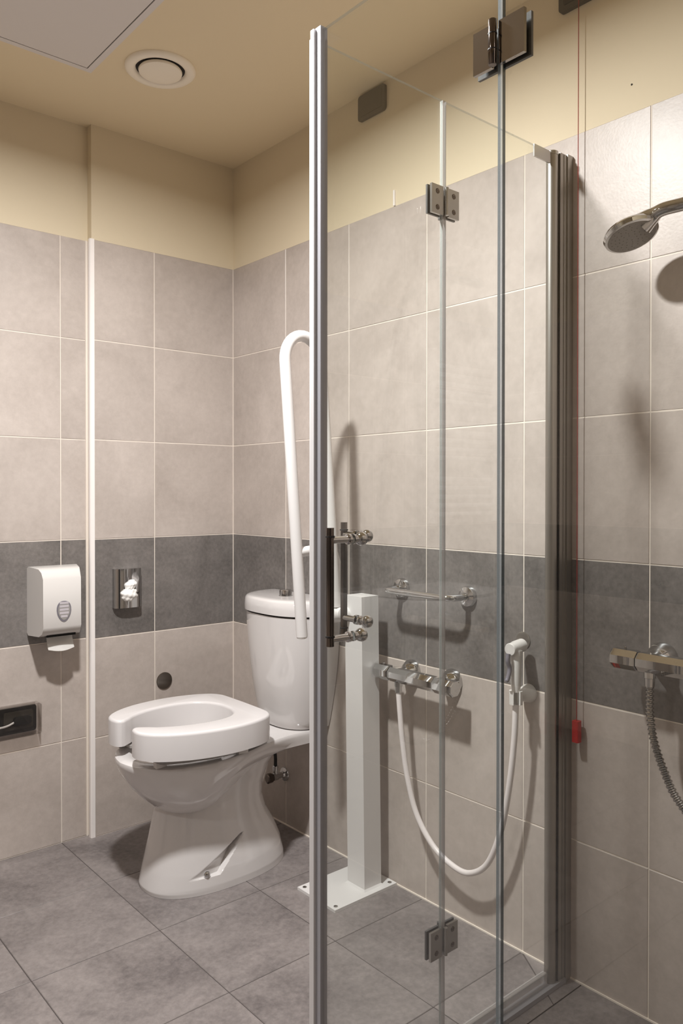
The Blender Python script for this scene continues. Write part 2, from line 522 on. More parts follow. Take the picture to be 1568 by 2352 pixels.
# the opening of the bowl
def hole(xf, xb, hw, z):
    pts = []
    n = NU
    for s in (-1, 1):
        rng = range(n + 1) if s < 0 else range(n, -1, -1)
        for i in rng:
            if s > 0 and i == 0: continue
            a = pi * i / n
            x = (xf + xb) / 2 - (xb - xf) / 2 * math.cos(a)
            pts.append((x, TY + s * max(.0005, hw * math.sin(a) ** .85), z))
    return pts
rings += [hole(-.618, -.262, .138, .398), hole(-.610, -.270, .130, .392), hole(-.600, -.285, .122, .36), hole(-.57, -.31, .10, .28), hole(-.50, -.36, .05, .235)]
loft(bm, rings)
obj('bowl', bm, 'ceramic', toilet, smooth=.75)

# pedestal with the slanted bolt recess on both sides
def ped(z):
    tab_f = [(0, -.590), (.012, -.592), (.06, -.581), (.14, -.562), (.22, -.545), (.30, -.52), (.38, -.50)]
    tab_b = [(0, -.118), (.02, -.120), (.07, -.133), (.12, -.155), (.17, -.185), (.215, -.197), (.26, -.192), (.31, -.165), (.36, -.115), (.392, -.06)]
    tab_w = [(0, .142), (.02, .142), (.06, .137), (.12, .126), (.18, .114), (.24, .104), (.30, .100), (.36, .105), (.392, .118)]
    return interp(tab_f, z), interp(tab_b, z), interp(tab_w, z)
bm = bmesh.new()
rings = []
NZ, NA = 170, 640
for j in range(NZ + 1):
    z = .0005 + .3845 * j / NZ
    xf, xb, hw = ped(z)
    ring = []
    for i in range(NA):
        a = 2 * pi * i / NA
        c, s = math.cos(a), math.sin(a)
        n = 2.0 / 2.35
        x = (xf + xb) / 2 + (xb - xf) / 2 * math.copysign(abs(c) ** n, c)
        y = hw * math.copysign(abs(s) ** n, s)
        # recess: triangle with its foot on a low ledge, leaning back to a point
        zb, zt = .046, .142
        if zb < z < zt:
            f = (z - zb) / (zt - zb)
            xl = -.512 + f * .176; xr = -.420 + f * .094
            if xl < x < xr + .0025:
                e = min(1, (x - xl) / (xr - xl))
                st = 1 - max(0, min(1, (x - xr) / .0025))
                fl = min(1, (z - zb) / .003) * min(1, (1 - f) * 6)
                y -= math.copysign((.014 + .026 * f) * e * st * fl, y)
        ring.append((x, TY + y, z))
    rings.append(ring)
loft(bm, rings)
obj('pedestal', bm, 'ceramic', toilet, smooth=.8)
obj('pedestal_seal', lathed((-.354, TY, 0), (0, 0, 1), [(0, .001), (.0004, .002)], 8), 'gap_dark', toilet) if False else None
for s in (-1, 1):
    obj('floor_bolt', lathed((-.452, TY + s * .113, .051), (-.25, s, .25), [(0, .004), (.010, .0075), (.013, .0095), (.017, .0095), (.020, .006), (.0205, .001)], 16), 'chrome', toilet, smooth=.9)

def dshape(hw, d, z, n=40, e1=2.7, e2=2.35, x0=-.004):
    pts = []
    for i in range(n + 1):
        a = pi * i / n
        c, s = math.cos(a), math.sin(a)
        pts.append((x0 - d * s ** (2 / e2), TY + hw * math.copysign(abs(c) ** (2 / e1), c), z))
    return pts
bm = bmesh.new()
tk = [(.398, .128, .128), (.404, .136, .136), (.43, .143, .143), (.48, .155, .151), (.54, .168, .158), (.60, .178, .164), (.66, .185, .169), (.72, .190, .172), (.766, .192, .174)]
loft(bm, [dshape(w, d, z) for z, w, d in tk])
obj('cistern', bm, 'ceramic', toilet, smooth=.8)
bm = bmesh.new()
loft(bm, [dshape(.186, .168, .766), dshape(.186, .168, .7705)])
obj('lid_gap', bm, 'gap_dark', toilet)
bm = bmesh.new()
lidp = [(.7705, .192, .174), (.7725, .197, .179), (.79, .1975, .1795), (.812, .195, .177), (.818, .190, .172), (.8205, .182, .164), (.822, .165, .148)]
loft(bm, [dshape(w, d, z) for z, w, d in lidp])
obj('cistern_lid', bm, 'ceramic', toilet, smooth=.8)
fb = obj('flush_button', lathed((-.088, TY - .012, .8205), (0, 0, 1), [(0, .021), (.004, .0205), (.018, .0205), (.021, .0195), (.023, .0165), (.0235, .001)], 32), 'chrome', toilet, smooth=.6)
obj('button_collar', lathed((-.088, TY - .012, .8205), (0, 0, 1), [(0, .0225), (.003, .0225), (.0035, .021)], 32), 'chrome', fb, smooth=.6)
for s in (-1, 1):
    obj('seat_hinge', lathed((-.232, TY + s * .078, .3985), (0, 0, 1), [(0, .013), (.004, .013), (.006, .007), (.028, .007), (.031, .010), (.038, .010), (.04, .006)], 16), 'chrome', toilet, smooth=.7)
obj('cistern_bolt', lathed((-.055, TY - .092, .352), (0, 0, 1), [(0, .0028), (.006, .0028), (.0065, .0028), (.05, .0028)], 10), 'rubber', toilet)

# raised seat
seat = thing('raised_seat', 'white raised toilet seat with open front resting on the toilet rim', 'toilet seat')
OUT = [(-.646, -.041), (-.656, -.048), (-.661, -.062), (-.662, -.088), (-.652, -.116), (-.625, -.145), (-.585, -.170), (-.53, -.191), (-.46, -.204), (-.40, -.205), (-.34, -.196), (-.295, -.180), (-.266, -.160), (-.250, -.132), (-.246, -.10), (-.244, 0)]
INN = [(-.652, -.040), (-.636, -.042), (-.610, -.060), (-.585, -.080), (-.53, -.104), (-.46, -.116), (-.40, -.112), (-.36, -.094), (-.335, -.065), (-.322, -.03), (-.320, 0)]
def dense(pts, k=6): return [(p.x, p.y) for p in catmull([(a, b, 0) for a, b in pts], k)]
o_ = dense(OUT, 4); i_ = dense(INN[1:], 4)
poly = o_ + [(x, -y) for x, y in reversed(o_[:-1])]
poly += [(x, -y) for x, y in i_] + [(x, y) for x, y in reversed(i_[:-1])]
poly = [(x, TY - .012 + y) for x, y in poly]
bm = bmesh.new()
prism(bm, poly, 'z', .421, .497)
bmesh.ops.remove_doubles(bm, verts=bm.verts, dist=.0008)
tope = [e for e in bm.edges if all(v.co.z > .49 for v in e.verts) and len(e.link_faces) == 2 and e.calc_face_angle(0) > .7]
bmesh.ops.bevel(bm, geom=tope, offset=.0165, segments=5, profile=.5, affect='EDGES', clamp_overlap=True)
for v_ in bm.verts: v_.co.z += .007 * (-.245 - v_.co.x) / .4
obj('seat_ring', bm, 'seat_white', seat, smooth=.6)
# grey tray under the ring and the pads that rest on the rim
bm = bmesh.new()
ip = [(x + (.012 if x < -.5 else -.016), y * .90) for x, y in [(-.625, -.06)] + OUT[5:]]
ip = dense(ip, 3)
pl = ip + [(x, -y) for x, y in reversed(ip[:-1])]
i2 = [(x + (.03 if x < -.6 else 0), y * 1.12) for x, y in i_]
pl += [(x, -y) for x, y in i2] + [(x, y) for x, y in reversed(i2[:-1])]
prism(bm, [(x, TY - .012 + y) for x, y in pl], 'z', .414, .4209)
obj('seat_underside', bm, 'nozzle', seat)
for px_, py_ in ((-.60, -.118), (-.60, .118), (-.36, -.165), (-.36, .165)):
    obj('rubber_pad', bbox(px_ - .016, px_ + .016, TY + py_ - .009, TY + py_ + .009, .3984, .4142), 'plastic_white', seat, bevel=(.002, 2))
obj('seat_bracket', bbox(-.262, -.222, TY - .095, TY + .095, .4085, .4205), 'steel_satin', seat, bevel=(.002, 1))

# stop valve behind the toilet, with its hose
v = thing('stop_valve', 'small chrome angle valve with hose on the wall behind the toilet', 'valve')
vy_, vz_ = -.330, .176
obj('wall_rosette', lathed((-.0005, vy_, vz_), (-1, 0, 0), [(0, .024), (.003, .023), (.006, .012), (.012, .010)], 24), 'chrome', v, smooth=.7)
obj('valve_body', lathed((-.010, vy_, vz_), (-1, 0, 0), [(0, .010), (.02, .010), (.022, .013), (.042, .013), (.044, .008)], 20), 'chrome', v, smooth=.7)
obj('valve_knob', lathed((-.052, vy_, vz_), (-1, 0, 0), [(0, .008), (.006, .017), (.022, .017), (.025, .012)], 10), 'chrome_dark', v, smooth=.4)
obj('valve_outlet', lathed((-.040, vy_, vz_ + .010), (0, 0, 1), [(0, .008), (.012, .008), (.013, .010), (.028, .010), (.03, .006)], 12), 'chrome', v, smooth=.5)
obj('supply_hose', tubed(catmull([(-.040, vy_, vz_ + .035), (-.044, vy_ - .004, vz_ + .08), (-.065, vy_ - .015, vz_ + .14), (-.085, vy_ - .03, vz_ + .19), (-.09, vy_ - .045, vz_ + .225)], 6), .006, 10), 'rubber', v, smooth=.9)

# ================================================================== GRAB RAIL ON FLOOR POST
g = thing('grab_rail', 'white folding grab rail on a square floor post beside the toilet', 'grab rail')
bp = obj('base_plate', bbox(-.243, -.004, -.893, -.722, 0, .008), 'powder_white', g, bevel=(.001, 1))
for bx_, by_ in ((-.228, -.737), (-.228, -.878), (-.019, -.878), (-.019, -.737)):
    obj('bolt_head', lathed((bx_, by_, .008), (0, 0, 1), [(0, .0062), (.0012, .006), (.002, .004)], 14), 'steel_satin', bp, smooth=.5)
bm = bmesh.new()
ps = [(-.112, -.870), (-.046, -.870), (-.046, -.796), (-.112, -.796)]
loft(bm, [[(x, y, .008) for x, y in ps], [(x - .011, y + .002, .862) for x, y in ps]])
obj('post', bm, 'powder_white', g, bevel=(.0035, 3), smooth=.5)
bm = bmesh.new()
loft(bm, [[(x + dx * .005, y + dy * .005, .008) for (x, y), (dx, dy) in zip(ps, ((-1, -1), (1, -1), (1, 1), (-1, 1)))],
          [(x, y, .013) for x, y in ps]])
obj('weld_bead', bm, 'powder_white', g)
RY = -.790
lx0, lz0, lx1, lz1 = -.279, .757, -.338, 1.53     # outer tube foot and head
rx0, rz0, rx1, rz1 = -.156, .83, -.208, 1.53      # tube on the post side
cxm = (lx1 + rx1) / 2; rad = (rx1 - lx1) / 2
path = [(lx0, RY, lz0)]
for k in range(1, 9): path.append((lx0 + (lx1 - lx0) * k / 9, RY, lz0 + (lz1 - lz0) * k / 9))
for k in range(0, 19):
    a = pi - pi * k / 18
    path.append((cxm + rad * math.cos(a) - .004 * math.sin(a), RY, 1.53 + rad * 1.15 * math.sin(a)))
for k in range(1, 10): path.append((rx1 + (rx0 - rx1) * k / 9, RY, rz1 + (rz0 - rz1) * k / 9))
obj('rail_loop', tubed(path, .0162, 20), 'powder_white', g, smooth=.9)
obj('end_cap', lathed((lx0, RY, lz0), (.075, 0, -1), [(0, .0155), (.004, .015), (.006, .011)], 20), 'plastic_white', g, smooth=.5)
zc = 1.0
obj('cross_bar', tubed([(lx0 + (lx1 - lx0) * .315, RY, zc - .006), (rx0 + (rx1 - rx0) * .245, RY, zc + .006)], .0145, 16), 'powder_white', g, smooth=.9)
bm = bmesh.new()
br = [(-.170, .985), (-.186, .955), (-.189, .915), (-.182, .860), (-.178, .805), (-.160, .788), (-.138, .788), (-.130, .81), (-.130, .90), (-.140, .96), (-.150, .99)]
prism(bm, br, 'y', RY - .005, RY + .005)
obj('hinge_plate', bm, 'powder_white', g, bevel=(.002, 2), smooth=.6)
obj('pivot_pin', lathed((-.152, RY - .030, .812), (0, 1, 0), [(0, .012), (.003, .017), (.05, .017), (.053, .012)], 20), 'powder_white', g, smooth=.6)
obj('pivot_arm', tubed([(-.178, RY - .004, .806), (-.125, RY - .010, .806), (-.100, RY - .015, .806)], .021, 20), 'powder_white', g, smooth=.7)

# ================================================================== ON THE BACK WALL
WY = STEP_Y      # face of the recessed wall
d = thing('towel_dispenser', 'white plastic paper towel dispenser on the charcoal tile band', 'dispenser')
dx0, dx1, dz0, dz1 = -.762, -.604, .708, .925
prof = [(WY, dz1 - .006), (WY - .012, dz1), (WY - .085, dz1 - .004), (WY - .103, dz1 - .014), (WY - .116, dz1 - .034), (WY - .118, dz0 + .032), (WY - .108, dz0 + .012), (WY - .085, dz0), (WY - .01, dz0 - .004), (WY, dz0 + .004)]
bm = bmesh.new()
prism(bm, prof, 'x', dx0, dx1)
for v_ in bm.verts:
    k_ = max(0, min(1, (WY - .02 - v_.co.y) / .09))
    v_.co.x += (.010 * k_ if v_.co.x < (dx0 + dx1) / 2 else -.027 * k_)
obj('cover', bm, 'plastic_white', d, bevel=(.005, 4), smooth=.7)
obj('wall_bracket', bbox(dx0 + .006, dx1 - .006, WY - .010, WY, dz0 + .006, dz1 - .008), 'grey_plastic', d)
sx, sz = (dx0 + dx1) / 2 - .004, .790
def shield(sc_):
    pts = []
    for i in range(28):
        a = 2 * pi * i / 28
        c, s = math.cos(a), math.sin(a)
        w_ = .0205 * (1 if s > 0 else (1 - .38 * (-s) ** 1.3))
        pts.append((sx + sc_ * w_ * math.copysign(abs(c) ** .85, c), sz + sc_ * (.027 if s > 0 else .032) * math.copysign(abs(s) ** .8, s)))
    return pts
bm = bmesh.new(); prism(bm, shield(1.12), 'y', WY - .1195, WY - .110); win = obj('window_rim', bm, 'grey_plastic', d, bevel=(.001, 2))
bm = bmesh.new(); prism(bm, shield(.95), 'y', WY - .1203, WY - .112); obj('level_window', bm, 'nozzle', win)
for k in range(5):
    zz = sz - .022 + k * .0105
    obj('paper_edge', bbox(sx - .0145 + (.004 if k == 0 else 0), sx + .0145 - (.004 if k == 0 else 0), WY - .1209, WY - .1198, zz, zz + .0075), 'paper_dim', win)
obj('paper_slot', bbox(dx0 + .03, dx1 - .035, WY - .092, WY - .03, dz0 - .0035, dz0 + .004), 'hole_dark', d)
bm = bmesh.new()
rows = []
for j in range(9):
    t = j / 8
    yv = WY - .058 - .020 * t ** 2; zz = dz0 + .01 - .062 * t
    x0_, x1_ = dx0 + .040, dx1 - .034
    rows.append([(x0_ + (x1_ - x0_) * i / 12, yv - .010 * math.sin(pi * i / 12) * t, zz + .006 * (1 - math.sin(pi * i / 12)) * t) for i in range(13)])
vv = [[bm.verts.new(p) for p in r] for r in rows]
for a, b in zip(vv, vv[1:]):
    for i in range(12): bm.faces.new((a[i], a[i + 1], b[i + 1], b[i]))
bmesh.ops.solidify(bm, geom=bm.faces, thickness=.0012)
tag(obj('paper_towel', bm, 'tissue', smooth=.9), 'white paper towel sheet hanging out of the dispenser', 'paper towel')

# chrome hygiene-bag holder
b_ = thing('bag_dispenser', 'small mirror-chrome bag dispenser box on the charcoal band', 'dispenser')
bx0, bx1, bz0, bz1 = -.487, -.392, .768, .902
bm = bmesh.new()
prof = [(bx0, 0), (bx0, -.012), (bx0 + .004, -.020), (bx0 + .012, -.0255), (bx0 + .024, -.0285), (bx0 + .045, -.030), (bx1 - .020, -.0295), (bx1 - .004, -.0275), (bx1, -.024), (bx1, 0)]
prism(bm, prof, 'z', bz0, bz1)
obj('metal_cover', bm, 'chrome', b_, smooth=.6)
obj('opening', lathed(((bx0 + bx1) / 2 + .003, -.0290, .834), (0, -1, 0), [(0, .021), (.0012, .021)], 28), 'hole_dark', b_)
bm = bmesh.new()
for cx_, cz_, rx_, ry_, rz_, ph in (((bx0 + bx1) / 2 + .004, .846, .0205, .016, .0165, 0.), ((bx0 + bx1) / 2 - .002, .815, .0290, .018, .0225, 2.)):
    q_ = bmesh.ops.create_icosphere(bm, subdivisions=4, radius=1)
    for v_ in q_['verts']:
        p = v_.co.copy()
        w1 = .07 * math.sin(7 * p.z + 2 * p.x + ph) + .05 * math.sin(11 * p.x - 5 * p.z + ph) + .03 * math.sin(19 * p.z + 13 * p.y + 3 * p.x)
        v_.co = (cx_ + p.x * rx_ * (1 + w1), -.034 + p.y * ry_ * (1 + w1), cz_ + p.z * rz_ * (1 + w1) + .3 * (p.x * rx_ if ph == 0 else 0))
tag(obj('plastic_bag', bm, 'tissue', smooth=3.2), 'crumpled white bag poking out of the chrome dispenser', 'bag')

# round cover
c_ = thing('round_cover', 'small round satin steel cover disc on the beige tile', 'cover plate')
obj('cover_disc', lathed((-.292, 0, .490), (0, -1, 0), [(0, .030), (.003, .030), (.004, .0292)], 36), 'cover_metal', c_, smooth=.3)

# socket
s_ = thing('wall_socket', 'black power socket behind a clear hinged cover', 'socket')
ox0, ox1, oz0, oz1 = -.868, -.727, .388, .487
bm = bmesh.new(); prism(bm, rrect(ox0 + .006, ox1 - .010, oz0 + .008, oz1 - .006, .010), 'y', WY - .012, WY); obj('socket_plate', bm, 'black_plastic', s_, bevel=(.002, 2), smooth=.6)
bm = bmesh.new(); prism(bm, rrect(ox0 + .028, ox1 - .022, oz0 + .022, oz1 - .020, .006), 'y', WY - .016, WY - .010); obj('socket_insert', bm, 'plate_dark', s_, bevel=(.001, 1))
bm = bmesh.new()
prism(bm, rrect(ox0, ox1, oz0, oz1, .008), 'y', WY - .034, WY - .0315)
prism(bm, [(ox1, oz0 + .006), (ox1 - .0025, oz0 + .006), (ox1 - .0025, oz1 - .006), (ox1, oz1 - .006)], 'y', WY - .0315, WY - .001)
prism(bm, [(ox0 + .006, oz1), (ox1 - .006, oz1), (ox1 - .006, oz1 - .0025), (ox0 + .006, oz1 - .0025)], 'y', WY - .0315, WY - .001)
prism(bm, [(ox0 + .006, oz0 + .0025), (ox1 - .006, oz0 + .0025), (ox1 - .006, oz0), (ox0 + .006, oz0)], 'y', WY - .0315, WY - .001)
obj('clear_cover', bm, 'clear_cover', s_)
obj('cover_hinge', bbox(ox0 + .01, ox1 - .022, WY - .036, WY - .024, oz1 - .001, oz1 + .006), 'clear_cover', s_)
bm = bmesh.new(); prism(bm, rrect(ox1 - .085, ox1 - .030, .426, .450, .008), 'y', WY - .030, WY - .012)
pl_ = tag(obj('power_plug', bm, 'black_plastic', bevel=(.003, 2), smooth=.6), 'black plug with white cable in the covered socket', 'plug')
obj('cable', tubed(catmull([(ox1 - .080, WY - .022, .436), (ox1 - .105, WY - .024, .428), (ox1 - .135, WY - .030, .428), (ox1 - .20, WY - .045, .44), (ox1 - .26, WY - .05, .40), (ox1 - .30, WY - .03, .20), (ox1 - .32, WY - .02, .006)], 6), .0035, 8), 'plastic_white', pl_, smooth=.9)

# ================================================================== ON THE RIGHT WALL
def wall_plate(y0, y1, z0, z1, label):
    bm = bmesh.new(); prism(bm, rrect(min(y0, y1), max(y0, y1), z0, z1, .010), 'x', -.009, .0005)
    return bm
w_ = thing('blank_plate', 'dark grey blank cover plate high on the cream wall', 'cover plate')
obj('plate_frame', wall_plate(-.723, -.842, 2.310, 2.388, ''), 'plate_dark', w_, bevel=(.003, 3), smooth=.6)
bm = bmesh.new(); prism(bm, rrect(-.830, -.735, 2.322, 2.376, .004), 'x', -.0100, -.008); obj('plate_insert', bm, 'plate_dark', w_, bevel=(.0006, 1))

pc = thing('pull_cord', 'red emergency pull cord hanging from a dark wall plate', 'pull cord')
bm = bmesh.new(); prism(bm, rrect(-1.572, -1.447, 2.310, 2.388, .010), 'x', -.011, .0005); obj('switch_plate', bm, 'plate_dark', pc, bevel=(.003, 3), smooth=.6)
bm = bmesh.new(); prism(bm, rrect(-1.558, -1.461, 2.324, 2.376, .004), 'x', -.0125, -.009); obj('switch_insert', bm, 'black_plastic', pc)
obj('cord', tubed([(-.019, -1.507, 2.325), (-.0192, -1.5072, 1.4), (-.019, -1.5075, .627)], .0010, 8), 'red_cord', pc, smooth=.9)
obj('cord_outlet', lathed((-.010, -1.507, 2.325), (-1, 0, 0), [(0, .004), (.010, .004), (.012, .003)], 10), 'black_plastic', pc)
bm = bmesh.new(); prism(bm, rrect(-.0275, -.0105, -1.516, -1.499, .003, 3), 'z', .578, .628)
obj('pull_handle', bm, 'red_plastic', pc, smooth=.6)

wc = obj('reflection_strip', bbox(-.005, .0005, -.881, -.875, 2.012, 2.058), 'trim_white', bevel=(.001, 1))  # white strip stands in for a bright reflection in the door glass
tag(wc, 'tiny white strip standing in for a bright reflection above the tile edge', 'reflection')
tag(obj('wall_plug', lathed((.0006, -1.630, 2.075), (-1, 0, 0), [(0, .0022), (.001, .002)], 10), 'hole_dark'), 'tiny dark plugged drill hole in cream paint', 'screw hole')

# small chrome bar
t_ = thing('towel_bar', 'short chrome bar with two wall flanges behind the glass door', 'towel bar')
bz = .884; bpx = -.076; ya, yb = -.912, -1.163
rr_ = .028
pth = [(-.006, ya, bz)]
for k in range(8):
    a = pi / 2 * k / 7
    pth.append((bpx + rr_ - rr_ * math.sin(a), ya - rr_ + rr_ * math.cos(a), bz))
for k in range(8):
    a = pi / 2 * k / 7
    pth.append((bpx + rr_ - rr_ * math.cos(a), yb + rr_ - rr_ * math.sin(a), bz))
pth.append((-.006, yb, bz))
obj('bar', tubed(pth, .0092, 18), 'chrome', t_, smooth=.9)
for yy in (ya, yb):
    obj('wall_flange', lathed((-.0002, yy, bz), (-1, 0, 0), [(0, .029), (.006, .029), (.012, .026), (.016, .016), (.017, .010)], 32), 'chrome', t_, smooth=.7)

def mixer(name, label, y0, y1, xo, z, f0, f1, outlet_y, hose_kind):
    m = thing(name, label, 'mixer tap')
    L_ = y0 - y1
    def octo(r): return [(r * math.cos(pi / 8 + pi / 4 * i), r * math.sin(pi / 8 + pi / 4 * i)) for i in range(8)]
    segs = [(0, .19), (.195, .765), (.77, 1.0)]
    for k, (a, b) in enumerate(segs):
        bm = bmesh.new()
        r = .0215 if k == 1 else .0225
        loft(bm, [[(xo + p * s, y0 - L_ * t, z + q * s) for p, q in octo(r)] for t, s in ((a, .93), (a + .012, 1), (b - .012, 1), (b, .93))])
        part = obj('body' if k == 1 else 'control_knob', bm, 'chrome', m, bevel=(.0012, 2), smooth=.45)
        if k != 1:
            yk = y0 - L_ * (.09 if k == 0 else .885)
            obj('stop_button', lathed((xo, yk, z + .020), (0, 0, 1), [(0, .003), (.006, .003), (.007, .002)], 10), 'chrome', part, smooth=.6)
    for fy_ in (f0, f1):
        obj('wall_flange', lathed((-.0002, fy_, z), (-1, 0, 0), [(0, .034), (.004, .034), (.012, .032), (.028, .022), (.036, .016), (-xo - .005, .014)], 32), 'chrome', m, smooth=.7)
    obj('hose_outlet', lathed((xo, outlet_y, z - .019), (0, 0, -1), [(0, .012), (.012, .012), (.013, .0105), (.030, .0100), (.032, .008)], 12), 'chrome', m, smooth=.5)
    return m
mixer('bidet_mixer', 'low chrome thermostatic mixer with white hose beside the floor post', -.874, -1.174, -.066, .646, -.952, -1.108, -.962, 'white')
mixer('shower_mixer', 'chrome thermostatic shower mixer with ribbed metal hose', -1.634, -1.935, -.072, .806, -1.709, -1.862, -1.716, 'metal')

# bidet hose, spray and holder
hz = thing('hand_bidet', 'white hand bidet spray in its holder with a long looping white hose', 'hand shower')
sy_ = -1.366
hp = [(-.066, -.962, .597), (-.066, -.968, .54), (-.064, -.976, .46), (-.060, -.992, .36), (-.054, -1.022, .265), (-.050, -1.080, .196), (-.049, -1.150, .166), (-.050, -1.210, .168), (-.052, -1.270, .215), (-.055, -1.315, .315), (-.060, -1.345, .44), (-.062, -1.361, .56), (-.063, sy_, .648)]
obj('hose', tubed(catmull(hp, 12), .0078, 14), 'hose_white', hz, smooth=.9)
obj('hose_nut', lathed((-.063, sy_, .646), (0, 0, 1), [(0, .0085), (.004, .0095), (.030, .0095), (.033, .008)], 14), 'steel_satin', hz, smooth=.5)
obj('spray_handle', tubed([(-.063, sy_, .676), (-.063, sy_, .70), (-.062, sy_, .75), (-.060, sy_, .778)], [.0105, .0125, .0130, .0135], 18), 'plastic_white', hz, smooth=.7)
bm = bmesh.new()
lathe(bm, (-.024, sy_ + .009, .785), (-1, -.10, -.06), [(0, .012), (.004, .0165), (.034, .0165), (.050, .0145), (.057, .0155), (.060, .0140), (.0602, .001)], 24)
obj('spray_head', bm, 'plastic_white', hz, smooth=.7)
obj('spray_trigger', tubed(catmull([(-.088, sy_ + .004, .772), (-.090, sy_ + .004, .755), (-.084, sy_ + .003, .735), (-.090, sy_ + .003, .715), (-.096, sy_ + .004, .705)], 5), [.0055] * 20 + [.004], 8), 'grey_plastic', hz, smooth=.8)
hd = thing('spray_holder', 'white wall cup holding the hand bidet spray', 'holder')
obj('holder_base', lathed((-.0002, sy_ + .006, .662), (-1, 0, 0), [(0, .023), (.004, .023), (.022, .019), (.034, .014), (.040, .010)], 24), 'plastic_white', hd, smooth=.7)
bm = bmesh.new()
cpts = []
for i in range(15):
    a = math.radians(200) + math.radians(300) * i / 14
    cpts.append((-.063 + .0165 * math.cos(a + 1.0), sy_ + .0165 * math.sin(a + 1.0)))
ins = [(-.063 + (x + .063) * .68, sy_ + (y - sy_) * .68) for x, y in cpts]
prism(bm, cpts + ins[::-1], 'z', .646, .679)
obj('holder_fork', bm, 'plastic_white', hd, smooth=.6)
obj('spray_rosette', lathed((-.0002, sy_ + .024, .792), (-1, 0, 0), [(0, .021), (.002, .021), (.003, .018)], 24), 'steel_satin', hd, smooth=.6)

# ================================================================== SHOWER SET
hn = Vector((-.1104, -.3883, -1)).normalized()
hc = Vector((-.115, -1.6962, 1.6954))
hs = thing('hand_shower', 'round chrome hand shower tilted down in its rail holder', 'hand shower')
head = obj('head_shell', lathed(hc, -hn, [(-.0005, .0500), (.001, .0545), (.008, .0565), (.014, .0535), (.020, .042), (.024, .026), (.0255, .001)], 48), 'chrome', hs, smooth=.7)
obj('spray_face', lathed(hc, hn, [(0, .0502), (.0012, .0490)], 48), 'spray_grey', hs, smooth=.5)
fu, fv, fd = frame(hn)
proto = None
for ring, cnt in ((.042, 22), (.034, 18), (.026, 14), (.018, 9), (.010, 5)):
    for i in range(cnt):
        a = 2 * pi * i / cnt + ring * 40
        p = hc + hn * .0010 + (fu * math.cos(a) + fv * math.sin(a)) * ring
        if proto is None:
            proto = lathed((0, 0, 0), hn, [(0, .0011), (.0012, .0007)], 6)
            q = obj('spray_nozzle', proto, 'nozzle', hs); proto = q.data; q.location = p
        else:
            q = bpy.data.objects.new('spray_nozzle', proto); q.location = p; COL.objects.link(q); q.parent = hs
hdir = Vector((.015, -.92, .36)).normalized()
hp = [hc - hn * .012 + hdir * .030, hc - hn * .014 + hdir * .052, hc - hn * .013 + hdir * .075, Vector((-.098, -1.795, 1.7395)), Vector((-.090, -1.835, 1.742)), Vector((-.082, -1.878, 1.735)), Vector((-.075, -1.925, 1.715))]
sm = catmull(hp, 6)
rad_ = [.024 - .010 * min(1, i / 9) if i < 10 else .0135 for i in range(len(sm))]
obj('handle', tubed(sm, rad_, 20), 'chrome', hs, smooth=.9)
rl = thing('shower_rail', 'vertical chrome shower rail with sliding holder on the right wall', 'shower rail')
rly = -1.90
obj('rail_tube', tubed([(-.055, rly, 1.02), (-.055, rly, 1.95)], .0105, 18), 'chrome', rl, smooth=.9)
for zz in (1.05, 1.92):
    obj('rail_bracket', lathed((-.0002, rly, zz), (-1, 0, 0), [(0, .02), (.005, .02), (.012, .014), (.066, .014), (.07, .010)], 20), 'chrome', rl, smooth=.7)
obj('slide_holder', lathed((-.055, rly, 1.70), (0, 0, 1), [(0, .018), (.004, .020), (.036, .020), (.04, .018)], 20), 'chrome', rl, smooth=.7)
obj('holder_cup', lathed((-.070, -1.905, 1.722), (-.15, .90, .35), [(-.022, .013), (-.018, .019), (.018, .0195), (.022, .0165)], 20), 'chrome', rl, smooth=.7)
# ribbed metal hose
hpts = catmull([(-.072, -1.716, .756), (-.072, -1.717, .70), (-.074, -1.727, .645), (-.080, -1.752, .59), (-.086, -1.785, .54), (-.090, -1.85, .49), (-.092, -1.94, .49), (-.092, -2.02, .60), (-.09, -2.03, .9), (-.085, -2.0, 1.4), (-.078, -1.945, 1.68), (-.075, -1.925, 1.713)], 40)
rs = [(.0082 if (i // 1) % 3 == 0 else .0066) for i in range(len(hpts))]
# resample evenly so the ribs keep one pitch
seg = [0]
for a, b in zip(hpts, hpts[1:]): seg.append(seg[-1] + (b - a).length)
N_ = int(seg[-1] / .0022)
ev = []; k = 0
for i in range(N_ + 1):
    s = seg[-1] * i / N_
    while k < len(seg) - 2 and seg[k + 1] < s: k += 1
    t = (s - seg[k]) / max(1e-9, seg[k + 1] - seg[k])
    ev.append(hpts[k].lerp(hpts[k + 1], t))
rs = [(.0088, .0088, .0066, .0066)[i % 4] for i in range(len(ev))]
ho = obj('shower_hose', tubed(ev, rs, 12), 'hose_metal', smooth=.5)
tag(ho, 'ribbed chrome shower hose hanging from the shower mixer', 'hose')

# ================================================================== FOLDING GLASS DOORS
GT = .006
ZB, ZT = .032, 1.957
def pane(name, parent, x0, x1, y0, y1, z0=ZB, z1=ZT):
    bm = bmesh.new()
    box(bm, x0, x1, y0, y1, z0, z1)
    thin_x = (x1 - x0) < (y1 - y0)
    bm.normal_update()
    for f in bm.faces:
        c = abs(f.normal.x) if thin_x else abs(f.normal.y)
        f.material_index = 0 if c > .5 else (2 if abs(f.normal.z) > .5 or not thin_x else 1)
    return obj(name, bm, ['glass', 'glass_edge', 'glass_rim'], parent)

DY = -1.465
d1 = thing('folding_shower_door', 'folding glass shower door fixed to the right wall by an aluminium profile', 'shower door', group='folding glass shower doors')
pane('glass_panel', d1, -.4345, -.0745, DY - GT / 2, DY + GT / 2)
pane('glass_panel', d1, -.752, -.4445, DY - GT / 2, DY + GT / 2)
